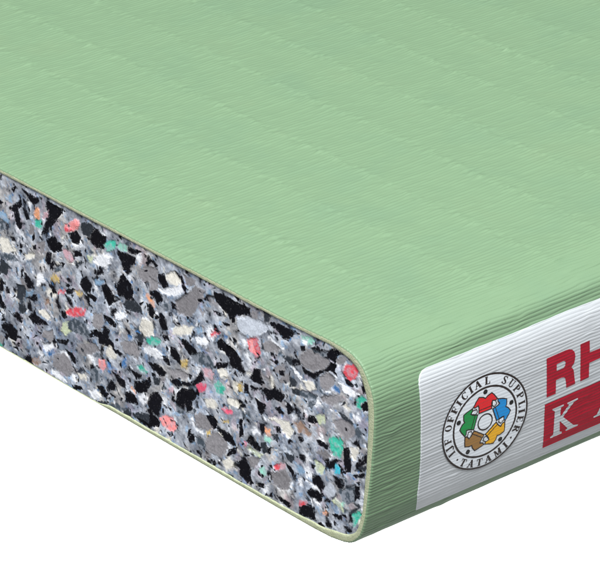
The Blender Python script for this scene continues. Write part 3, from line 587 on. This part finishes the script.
# woolly filler
n1 = fbm(YG/2.6, ZG/2.6, 101, 5); n2 = fbm(YG/.9, ZG/.9, 131, 4); n3 = fbm(YG/.45, ZG/.42, 151, 3); n4 = fbm(YG/5, ZG/5, 171, 3)
t = np.clip((n1-.5)*1.25+(n2-.5)*.75+(n3-.5)*.22+.50, 0, 1)[..., None]
A, B, Cc = (np.array(lin(c))*FG for c in ((100, 106, 117), (148, 153, 163), (204, 209, 218)))
col = np.where(t < .5, A+(B-A)*(t*2), B+(Cc-B)*(t*2-1))
warm = sstep(.56, .72, n4)[..., None]; cold = sstep(.44, .30, n4)[..., None]
pk = sstep(.60, .74, fbm(YG/3, ZG/3, 401, 3))[..., None]; bl = sstep(.66, .76, fbm(YG/1.1, ZG/1.1, 431, 3))[..., None]
col = col*(1+pk*np.array([.10, -.04, -.01])+bl*np.array([-.28, -.08, .12]))
col = col*(1+warm*np.array([.08, .0, -.10])+cold*np.array([-.07, -.01, .06]))
dark = sstep(.36, .27, n2*.6+n1*.4)[..., None]
col = col*(1-dark)+np.array(lin((52, 56, 66)))*FG*dark
H = .12*(n1-.5)*2+.06*(n2-.5)*2+.03*(n3-.5)
# edge jitter shared by all chips
wy = .34*(fbm(YG/.9, ZG/.9, 201, 3)-.5)*2; wz = .34*(fbm(YG/.9, ZG/.9, 231, 3)-.5)*2
e1 = (fbm(YG/.5, ZG/.5, 251, 3)-.5)*2
fuzz = fbm(YG/.42, ZG/.42, 291, 3)
grain = fbm(YG/.28, ZG/.28, 271, 2)
dz = zz[1]-zz[0]
def paint(P, key, soft=.13, jit=.22, wk=1.0, proud=None, grow_=.07):
    if key not in 'ksdg': soft = soft*2.0; grow_ -= .01
    elif key in 'gd': wk *= .6; soft *= 1.5
    else: wk *= .6; jit *= .7; soft *= .8; grow_ += .03
    global col, H
    lo = P.min(0)-.6; hi = P.max(0)+.6
    a, b = np.searchsorted(ys, (lo[0], hi[0])); c0 = max(0, int((lo[1]-zz[0])/dz)); c1 = min(len(zz), int((hi[1]-zz[0])/dz)+2)
    if b-a < 2 or c1-c0 < 2: return
    sl = (slice(a, b), slice(c0, c1))
    qy = YG[sl]+wy[sl]*wk; qz = ZG[sl]+wz[sl]*wk
    best = np.full(qy.shape, 1e9); ins = np.zeros(qy.shape, bool)
    n = len(P)
    for k in range(n):
        (ay, az), (by, bz) = P[k], P[(k+1) % n]; ey, ez = by-ay, bz-az
        tt = np.clip(((qy-ay)*ey+(qz-az)*ez)/(ey*ey+ez*ez+1e-9), 0, 1)
        best = np.minimum(best, np.hypot(qy-ay-tt*ey, qz-az-tt*ez))
        cr = ((az > qz) != (bz > qz)) & (qy < (by-ay)*(qz-az)/(bz-az+1e-12)+ay); ins ^= cr
    sd = np.where(ins, best, -best)+e1[sl]*jit+grow_
    m = sstep(-soft, soft, sd)[..., None]
    # strands of filler creeping in over the rim of every chip
    m = m*(1-.70*sstep(.61, .70, fuzz[sl])*sstep(.55, .05, sd))[..., None]
    base = PAL[key]
    hue = 1+.22*(rng.random()-.5)
    g = grain[sl][..., None]
    if key in 'ks': cc = base*(.7+.6*g)*hue+(sstep(.80, .9, g)*.05)
    elif key in 'g': cc = base*hue*(.84+.34*g)*(1-.18*sstep(.62, .75, n2[sl])[..., None])
    elif key in 'wcl': cc = base*(.74+.30*n2[sl][..., None]+.22*g)
    else: cc = base*(.70+.36*n2[sl][..., None]+.26*g)*hue; cc = cc+(B*1.25-cc)*.50*sstep(.45, .65, n2[sl])[..., None]
    if key not in 'ksdg':                            # the soft chips carry fibres of the filler
        m = m*(1-.38*sstep(.55, .75, n3[sl])[..., None]*(m < .999))
    col[sl] = col[sl]*(1-m)+cc*m
    pr = (rng.uniform(-.18, .08) if proud is None else proud)
    ty, tz = rng.normal(0, .06, 2); cy, cz = P.mean(0)
    h = pr+np.clip(ty*(YG[sl]-cy)+tz*(ZG[sl]-cz), -.25, .25)+.03*(n3[sl]-.5)+(.12*(n2[sl]-.5) if key not in 'ksd' else 0)
    H[sl] = H[sl]*(1-m[..., 0])+h*m[..., 0]
for k in range(900):                                 # loose pale and grey tufts of the filler
    y = rng.uniform(1, 118) if k < 420 else rng.uniform(112, 345); z = rng.uniform(.5, 39.5)
    paint(blob(y, z, rng.uniform(.5, 1.5), rng.integers(5, 8), rng.uniform(1.1, 2.2)), 'llwwllgkskcd'[rng.integers(12)], .28, .30, 1.2)
for k in range(520):                                 # small dark and grey shards packed between them
    y = rng.uniform(1, 118) if k < 330 else rng.uniform(112, 345); z = rng.uniform(.5, 39.5)
    paint(blob(y, z, rng.uniform(.28, .72), rng.integers(4, 6), rng.uniform(1.3, 2.6)), 'kkkksgg'[rng.integers(7)], .10, .14, .8)
for c, P in specks[:700]: paint(P, c, .10, .12, .5)
for c, P in extra: paint(P, c)
for c, P in chips: paint(P, c)
for c, P in specks[700:]:
    if P[:, 0].min() > 112 or (c in 'ks' and rng.random() < .6): paint(P, c, .10, .12, .5)
# thin pale filaments lying over the cut
inner_ok = None
FX = .20-H*.75
co = np.stack([FX, YG, ZG], -1).reshape(-1, 3)
# keep the faces that lie inside the skin (their ragged rim is tucked under the cut edge)
lim_s = np.linspace(s_bot-30, s_top+60, 2500); ly, lz, lny, lnz = at_s(lim_s); lt = thick(lim_s)*.55
py, pz = ly-lny*lt, lz-lnz*lt
kmin = np.argmin(py)
lowz = np.interp(ys, py[:kmin+1][::-1], pz[:kmin+1][::-1]); topz = np.interp(ys, py[kmin:], pz[kmin:])
lowz = np.where(ys > 60, .05, lowz); topz = np.where(ys > 60, 39.5, topz)
okv = (ZG >= lowz[:, None]) & (ZG <= topz[:, None]) & (YG > py[kmin]) & (YG < MATW-3)
F = grid_faces(len(ys), len(zz)); okf = okv.ravel()[F].all(1); F = F[okf][:, ::-1]
# solid block behind the cut face and the far cut face
nb = len(co); bx = np.array([(x, y, z) for x in (2., MATL-.3) for y in (4.5, MATW-4.5) for z in (3.5, 38.2)])
BF = np.array([(0, 1, 3, 2), (4, 6, 7, 5), (0, 4, 5, 1), (2, 3, 7, 6), (0, 2, 6, 4), (1, 5, 7, 3)])+nb
foam_v = np.vstack([co, bx]); foam_f = np.vstack([F, BF])
used = np.unique(foam_f); remap = np.zeros(len(foam_v), np.int64); remap[used] = np.arange(len(used))
fcol = np.vstack([col.reshape(-1, 3), np.tile(B, (8, 1))])[used]
M_foam, nt, bs = new_mat('chip_foam')
at = nt.nodes.new('ShaderNodeAttribute'); at.attribute_name = 'chip'
nn = noise_node(nt, 2600, 4, .65); rr = ramp(nt, nn.outputs['Fac'], [(.3, (.86, .86, .87)), (.7, (1.12, 1.12, 1.12))])
mx = nt.nodes.new('ShaderNodeMix'); mx.data_type = 'RGBA'; mx.blend_type = 'MULTIPLY'; mx.inputs['Factor'].default_value = 1
nt.links.new(at.outputs['Color'], mx.inputs['A']); nt.links.new(rr.outputs['Color'], mx.inputs['B'])
nt.links.new(mx.outputs['Result'], bs.inputs['Base Color'])
bs.inputs['Roughness'].default_value = .8; bs.inputs['Specular IOR Level'].default_value = .04
bump(nt, bs, noise_node(nt, 2200, 4, .6).outputs['Fac'], .14, .0004)
foam = link('foam_core', foam_v[used], remap[foam_f], M_foam, mat)
ca = foam.data.color_attributes.new('chip', 'FLOAT_COLOR', 'POINT')
ca.data.foreach_set('color', np.c_[np.clip(fcol, 0, 1), np.ones(len(fcol))].astype(np.float32).ravel())

# ------------------------------------------------------------------ label on the side
LZ = [(5.1, 12.7), (9, 11.95), (13.4, 11.85), (20, 11.3), (25.4, 10.8), (30, 10.35), (32.6, 10.2), (33.5, 10.4), (34.15, 10.85), (34.6, 11.5), (34.8, 12.6)]
lz0 = np.concatenate([steps(5.1, 34.8, .08), [34.8]])
xl = np.interp(lz0, [p[0] for p in LZ], [p[1] for p in LZ])
xf = np.concatenate([steps(0, 50, .28), steps(50, 150, 1.2), [150.]])/150.
XL = xl[:, None]+(162-xl[:, None])*xf[None, :]
rowz = lz0[:, None]+.10*(fbm(XL/5, XL*0, 301, 3)-.5)*sstep(33.5, 34.8, lz0)[:, None]*2
SL = s_of_z(rowz)
LOFF, LSC = .16, .62
LV = surf(SL, XL, LSC, LOFF)
# turn the rim down onto the cover so the label has a thickness
rim = surf(SL, XL, .92, -.06)
LV = np.concatenate([rim[:1], LV, rim[-1:]], 0); side0 = np.concatenate([rim[:1, :1], rim[:, :1], rim[-1:, :1]], 0)
LV = np.concatenate([side0, LV], 1)
label = link('side_label', LV.reshape(-1, 3), grid_faces(LV.shape[0], LV.shape[1])[:, ::-1], M_label, mat)

# ---- flat print laid on the label
def inside(pts, poly):
    x, y = pts[:, 0], pts[:, 1]; r = np.zeros(len(pts), bool); n = len(poly)
    for k in range(n):
        (ax, ay), (bx_, by) = poly[k], poly[(k+1) % n]
        r ^= ((ay > y) != (by > y)) & (x < (bx_-ax)*(y-ay)/(by-ay+1e-12)+ax)
    return r
def densify(poly, h):
    out = []; n = len(poly)
    for k in range(n):
        a = np.array(poly[k], float); b = np.array(poly[(k+1) % n], float); m = max(1, int(np.ceil(np.linalg.norm(b-a)/h)))
        out += [a+(b-a)*t for t in np.arange(m)/m]
    return np.array(out)
def tess(pos, neg=(), h=.11, hx=None):
    """triangles covering the union of pos outlines minus neg outlines"""
    P = []; Ed = []
    for poly in list(pos)+list(neg):
        d = densify(poly, h*1.5); n0 = len(P); P += [tuple(p) for p in d]; Ed += [(n0+k, n0+(k+1) % len(d)) for k in range(len(d))]
    allp = np.vstack([np.array(p) for p in pos]); lo, hi = allp.min(0), allp.max(0)
    gx = np.arange(lo[0], hi[0], h*2.5 if hx is None else hx); gz = np.arange(lo[1], hi[1], h)
    G = np.stack(np.meshgrid(gx, gz, indexing='ij'), -1).reshape(-1, 2)+rng.uniform(-.01, .01, (len(gx)*len(gz), 2))
    def ok(q):
        r = np.zeros(len(q), bool)
        for p in pos: r |= inside(q, p)
        for p in neg: r &= ~inside(q, p)
        return r
    if len(G): P += [tuple(p) for p in G[ok(G)]]
    v, e, f, *_ = delaunay_2d_cdt([Vector(p) for p in P], Ed, [], 0, 1e-6)
    v = np.array([tuple(p) for p in v]); f = np.array([t for t in f if len(t) == 3], dtype=np.int64)
    cen = v[f].mean(1); f = f[ok(cen)]
    a, b, c = v[f[:, 0]], v[f[:, 1]], v[f[:, 2]]
    ar = (b[:, 0]-a[:, 0])*(c[:, 1]-a[:, 1])-(b[:, 1]-a[:, 1])*(c[:, 0]-a[:, 0])
    f[ar < 0] = f[ar < 0][:, ::-1]
    return v, f[np.abs(ar) > 1e-9]
def on_label(v, scale, off): return surf(s_of_z(v[:, 1]), v[:, 0], scale, off)
def printed(name, layers, parent, scale=LSC):
    """layers: (pos, neg, material, offset, h) stacked outward into one mesh"""
    Vv = []; Ff = []; Mi = []; ms = []; n = 0
    for pos, neg, m, off, h in layers:
        v, f = tess(pos, neg, h)
        if m not in ms: ms.append(m)
        Vv.append(on_label(v, scale, off)); Ff.append(f+n); Mi += [ms.index(m)]*len(f); n += len(v)
    return link(name, np.vstack(Vv), np.vstack(Ff), None, parent, True, ms, Mi)

R_OUT = [(40.85, 27.53), (45.6, 27.62), (46.5, 27.55), (47.3, 27.2), (47.95, 26.5), (48.27, 25.5), (48.2, 24.4), (47.95, 23.8), (47.5, 23.4), (48.0, 22.9), (48.3, 22.3), (48.5, 21.4), (49.0, 19.37),
         (46.76, 19.3), (46.5, 20.6), (46.3, 21.4), (45.9, 21.85), (45.2, 22.05), (43.85, 22.0), (44.12, 19.0), (41.87, 18.98)]
R_HOLE = [(43.57, 25.48), (45.2, 25.58), (45.65, 25.4), (45.87, 25.0), (45.85, 24.4), (45.5, 24.0), (43.76, 23.94)]
H_OUT = [(49.32, 27.62), (51.66, 27.64), (51.95, 25.0), (54.75, 25.0), (54.55, 27.64), (56.9, 27.66), (57.9, 19.5), (55.6, 19.5), (55.1, 22.85), (52.15, 22.78), (52.42, 19.49), (50.29, 19.4)]
printed('red_letters', [([R_OUT], [R_HOLE], M_red, LOFF+.045, .11), ([H_OUT], [], M_red, LOFF+.045, .11)], label)
BOX = [(41.62, 17.5), (52.53, 17.62), (120, 17.7), (120, 7.45), (57.66, 7.42), (42.93, 7.40)]
K_OUT = [(43.77, 15.79), (46.6, 15.8), (46.72, 15.44), (46.0, 15.21), (46.22, 13.15), (48.13, 15.17), (47.66, 15.41), (47.51, 15.77), (50.14, 15.87), (50.28, 15.57), (49.26, 15.25), (46.98, 12.86), (50.26, 9.83),
         (51.42, 9.56), (51.42, 9.23), (48.42, 9.17), (48.2, 9.52), (48.72, 9.7), (46.23, 12.27), (46.67, 9.75), (47.27, 9.5), (47.37, 9.1), (44.46, 9.09), (44.33, 9.4), (45.05, 9.65), (44.53, 15.01), (43.83, 15.47)]
ax0, az0, az1 = 55.4, 9.5, 16.1
A_OUT = [(ax0, az0), (ax0, az0+.32), (ax0+.75, az0+.5), (ax0+3.35, az1), (ax0+4.3, az1), (ax0+7.1, az0+.5), (ax0+7.9, az0+.3), (ax0+7.9, az0), (ax0+4.6, az0), (ax0+4.6, az0+.3), (ax0+5.3, az0+.5),
         (ax0+4.7, az0+2.1), (ax0+2.05, az0+2.1), (ax0+1.45, az0+.5), (ax0+2.2, az0+.3), (ax0+2.2, az0)]
A_HOLE = [(ax0+2.25, az0+2.6), (ax0+4.5, az0+2.6), (ax0+3.45, az0+5.3)]
printed('red_panel', [([BOX], [], M_red, LOFF+.045, .12), ([K_OUT], [], M_lwhite, LOFF+.085, .11), ([A_OUT], [A_HOLE], M_lwhite, LOFF+.085, .11)], label)

# ---- round emblem: unit circle -> label coordinates
EC, EA, EB_ = np.array([26.6, 19.35]), np.array([10.45, -.25]), np.array([-1.0, 10.15])
def emb(P): P = np.asarray(P, float); return EC+P[:, :1]*EA+P[:, 1:]*EB_
def circ(r, n=120, c=(0, 0)): a = np.arange(n)*2*np.pi/n; return np.stack([c[0]+r*np.cos(a), c[1]+r*np.sin(a)], 1)
def rotp(P, a):
    P = np.asarray(P, float); return np.stack([P[:, 0]*np.cos(a)-P[:, 1]*np.sin(a), P[:, 0]*np.sin(a)+P[:, 1]*np.cos(a)], 1)
def bar(a, b, w):
    a = np.array(a, float); b = np.array(b, float); d = (b-a)/np.linalg.norm(b-a); n = np.array([-d[1], d[0]])*w/2
    return np.array([a+n, a-n, b-n, b+n])
def arcband(c, ro, ri, a0, a1, n=20, sq=1.0):
    a = np.radians(np.linspace(a0, a1, n)); o = np.stack([c[0]+sq*ro[0]*np.cos(a), c[1]+ro[1]*np.sin(a)], 1); i = np.stack([c[0]+sq*ri[0]*np.cos(a), c[1]+ri[1]*np.sin(a)], 1)
    return np.vstack([o, i[::-1]])
# serif capitals, height 1, centred on x = 0
TH, TN, SF = .28, .12, .10
def serif(x, y, w): return np.array([(x-w/2, y), (x+w/2, y), (x+w/2, y+SF), (x-w/2, y+SF)])
def stem(x, w=TH): return np.array([(x-w/2, 0), (x+w/2, 0), (x+w/2, 1), (x-w/2, 1)])
GL = {
 'I': [stem(0), serif(0, 0, .44), serif(0, 1-SF, .44)],
 'J': [stem(.08), serif(.08, 1-SF, .44), arcband((-.12, .12), (.32, .26), (.12, .14), 180, 370)],
 'F': [stem(-.18), serif(-.18, 0, .44), np.array([(-.4, 1), (.38, 1), (.38, .70), (.30, .70), (.26, .9), (-.4, .9)]), np.array([(-.1, .46), (.2, .46), (.2, .56), (-.1, .56)]), bar((.19, .36), (.19, .66), .08)],
 'O': [arcband((0, .5), (.42, .52), (.19, .44), 0, 359.9, 40)],
 'C': [arcband((.03, .5), (.44, .52), (.20, .43), 48, 318, 30), bar((.34, .70), (.34, 1.0), .09)],
 'A': [bar((-.34, .04), (0, 1.0), TN), bar((.32, .04), (-.02, 1.0), TH), np.array([(-.2, .3), (.2, .3), (.2, .4), (-.2, .4)]), serif(-.34, 0, .30), serif(.33, 0, .40)],
 'L': [stem(-.15), serif(-.15, 0, .44), serif(-.15, 1-SF, .44), np.array([(-.1, 0), (.4, 0), (.4, .32), (.32, .32), (.26, .1), (-.1, .1)])],
 'S': [arcband((0, .74), (.32, .28), (.14, .18), 20, 260, 20), arcband((0, .27), (.34, .29), (.14, .18), -160, 85, 20), bar((-.2, .66), (.18, .36), .22), bar((.29, .7), (.29, 1.0), .08), bar((-.31, 0), (-.31, .3), .08)],
 'U': [np.array([(-.32, .3), (-.10, .3), (-.10, 1), (-.32, 1)]), np.array([(.26, .3), (.36, .3), (.36, 1), (.26, 1)]), serif(-.21, 1-SF, .42), serif(.31, 1-SF, .3), arcband((.02, .32), (.34, .34), (.20, .22), 180, 360)],
 'P': [stem(-.2), serif(-.2, 0, .44), serif(-.24, 1-SF, .3), arcband((0, .72), (.38, .28), (.16, .19), -90, 90), np.array([(-.2, .91), (0, .91), (0, 1), (-.2, 1)]), np.array([(-.2, .44), (0, .44), (0, .53), (-.2, .53)])],
 'E': [stem(-.18), serif(-.18, 0, .44), serif(-.18, 1-SF, .44), np.array([(-.1, .9), (.28, .9), (.32, .7), (.38, .7), (.38, 1), (-.1, 1)]), np.array([(-.1, 0), (.38, 0), (.4, .3), (.34, .3), (.28, .1), (-.1, .1)]), np.array([(-.1, .46), (.2, .46), (.2, .56), (-.1, .56)])],
 'R': [stem(-.22), serif(-.22, 0, .42), serif(-.26, 1-SF, .3), arcband((-.02, .74), (.36, .26), (.14, .17), -90, 90), np.array([(-.2, .91), (-.02, .91), (-.02, 1), (-.2, 1)]), np.array([(-.2, .48), (0, .48), (0, .57), (-.2, .57)]), bar((.02, .52), (.34, .04), .24), serif(.36, 0, .24)],
 'T': [stem(0), serif(0, 0, .46), np.array([(-.42, 1), (.42, 1), (.42, .68), (.35, .68), (.3, .9), (-.3, .9), (-.35, .68), (-.42, .68)])],
 'M': [bar((-.36, 0), (-.36, 1), TN), bar((.34, 0), (.34, 1), TH), bar((-.33, 1), (.0, .04), .2), bar((.0, .04), (.32, 1), TN), serif(-.36, 0, .28), serif(.34, 0, .42), serif(-.36, 1-SF, .26), serif(.36, 1-SF, .34)],
}
CAP = .158
def place(ch, ang, inward=False, sx=1.0):
    out = []
    for P in GL[ch]:
        P = np.asarray(P, float)*np.array([CAP*sx, CAP]); a = math.radians(ang)
        if not inward: q = rotp(P+np.array([0, .788]), a-math.pi/2)
        else: q = rotp(P+np.array([0, -.788-CAP]), a+math.pi/2)
        out.append(emb(q))
    return out
text = []
for ch, a in zip('IJF', (209.5, 199.5, 187.5)): text.append(place(ch, a))
for k, ch in enumerate('OFFICIAL'): text.append(place(ch, (169, 156.5, 144.5, 134.5, 123.5, 112.5, 101.5, 86.5)[k]))
for k, ch in enumerate('SUPPLIER'): text.append(place(ch, (58.5, 45, 31.5, 18.5, 5.5, -5, -16, -29.5)[k]))
for k, ch in enumerate('TATAMI'): text.append(place(ch, (236.5, 250, 264, 277.5, 292.5, 306)[k], True))
E0 = .28
layers = [([emb(circ(1.0))], [], M_disc, E0, .14),
          ([emb(circ(1.0, 160))], [emb(circ(.962, 160))], M_ink, E0+.018, .14),
          ([emb(circ(.752, 140))], [emb(circ(.712, 140))], M_ink, E0+.018, .14),
          ([emb(circ(.178, 60))], [emb(circ(.150, 60))], M_ink, E0+.018, .14)]
for polys in text: layers.append((polys, [], M_ink, E0+.018, .14))
for a in (-42.6, 224.4): layers.append(([emb(circ(.022, 14, (.866*math.cos(math.radians(a)), .866*math.sin(math.radians(a)))))], [], M_ink, E0+.018, .14))
JK = np.array([(0, .505), (.05, .545), (.148, .575), (.205, .515), (.282, .405), (.235, .385), (.165, .405), (.148, .355), (.150, .232), (-.150, .232), (-.148, .355), (-.165, .405), (-.235, .385), (-.282, .405), (-.205, .515), (-.148, .575), (-.05, .545)])
def grow(P, d):
    n = len(P); out = []
    for k in range(n):
        a, b, c = P[k-1], P[k], P[(k+1) % n]; e1_ = (b-a)/np.linalg.norm(b-a); e2_ = (c-b)/np.linalg.norm(c-b)
        n1_ = np.array([-e1_[1], e1_[0]]); n2_ = np.array([-e2_[1], e2_[0]]); m = n1_+n2_; m /= np.linalg.norm(m); out.append(b+m*d/max(.5, m@n1_))
    return np.array(out)
for k, ang in enumerate((0, -72, -144, -216, -288)):
    a = math.radians(ang); up = lambda P: emb(rotp(P, a))
    layers.append(([up(grow(JK, .012))], [], M_ink, E0+.018, .14))
    layers.append(([up(grow(JK, -.012))], [], M_jack[k], E0+.034, .14))
    layers.append(([up(bar((-.150, .295), (.150, .295), .016))], [], M_ink, E0+.050, .14))
    # pale hands gripping the next sleeve, outlined
    hand = np.array([(.165, .400), (.232, .382), (.262, .300), (.205, .262), (.160, .300)])
    layers.append(([up(grow(hand, .011))], [], M_ink, E0+.050, .14))
    layers.append(([up(grow(hand, -.009))], [], M_disc, E0+.066, .14))
    layers.append(([up(circ(.050, 24, (.0, .645)))], [], M_blk, E0+.018, .14))
printed('round_emblem', layers, label, .30)

# ------------------------------------------------------------------ added stand and studio floor
FZ = -1000.
def matte(name, v):
    m, nt, b = new_mat(name); n = noise_node(nt, 3.0, 3)
    rr = ramp(nt, n.outputs['Fac'], [(.3, (v*.985,)*3), (.7, (v*1.01,)*3)]); nt.links.new(rr.outputs['Color'], b.inputs['Base Color'])
    b.inputs['Roughness'].default_value = .85; b.inputs['Specular IOR Level'].default_value = .15; return m
g = np.linspace(-6000, 8000, 15); GX, GY = np.meshgrid(g, g, indexing='ij')
floor = link('floor', np.stack([GX, GY, GX*0+FZ], -1).reshape(-1, 3), grid_faces(15, 15)[:, ::-1], matte('white_floor', .80))
floor['kind'] = 'structure'; floor['label'] = 'plain bright white studio floor behind the mat'
# unseen stand, added to keep the mat's shadow off the visible floor: v points away from the cut corner, p along the stand
vd = np.array([.637, .771]); pd = np.array([.771, -.637])
def box(d0, d1, p0, p1, z0, z1):
    V = [(*(vd*d+pd*p), z) for d in (d0, d1) for p in (p0, p1) for z in (z0, z1)]
    return V, [(0, 1, 3, 2), (4, 6, 7, 5), (0, 4, 5, 1), (2, 3, 7, 6), (0, 2, 6, 4), (1, 5, 7, 3)]
TV, TF = [], []
for bxs in [(200, 480, -650, 650, -25, -.01)]+[(d, d+35, p, p+35, FZ+.5, -25.5) for d in (215, 430) for p in (-640, 605)]:
    v, f = box(*bxs); n = len(TV); TV += v; TF += [tuple(k+n for k in q) for q in f]
unseen_stand = link('unseen_stand', TV, TF, matte('unseen_stand_white', .78), smooth=False)
unseen_stand['kind'] = 'structure'; unseen_stand['label'] = 'unseen white stand, added to hold the mat high above the floor'

# ------------------------------------------------------------------ light: a key softbox and an added lamp that whitens the floor
w = bpy.data.worlds.new('World'); scene.world = w; w.use_nodes = True
w.node_tree.nodes['Background'].inputs['Color'].default_value = (.95, .98, 1, 1)
w.node_tree.nodes['Background'].inputs['Strength'].default_value = WORLD
def area(name, loc, aim, sx, sy, power, col=(1, 1, 1)):
    L = bpy.data.lights.new(name, 'AREA'); L.shape = 'RECTANGLE'; L.size = sx; L.size_y = sy; L.energy = power; L.color = col
    o = bpy.data.objects.new(name, L); scene.collection.objects.link(o); o.location = loc
    o.rotation_euler = (Vector(aim)-Vector(loc)).to_track_quat('-Z', 'Y').to_euler(); return o
for i, a in enumerate(AREAS): area('key_and_floor_fill', *a)

# ------------------------------------------------------------------ camera
cam = bpy.data.objects.new('camera', bpy.data.cameras.new('camera')); scene.collection.objects.link(cam)
Rm = Matrix(CAM_R); cam.matrix_world = Matrix.Translation(Vector(CAM_C)*MM) @ Rm.to_4x4()
cam.data.sensor_width = 36; cam.data.lens = CAM_F/600*36; cam.data.clip_start = .01; cam.data.clip_end = 60
scene.camera = cam
scene.view_settings.view_transform = 'Standard'; scene.view_settings.look = 'None'; scene.view_settings.exposure = 0; scene.view_settings.gamma = 1
scene.cycles.max_bounces = 6
scene.render.film_transparent = False
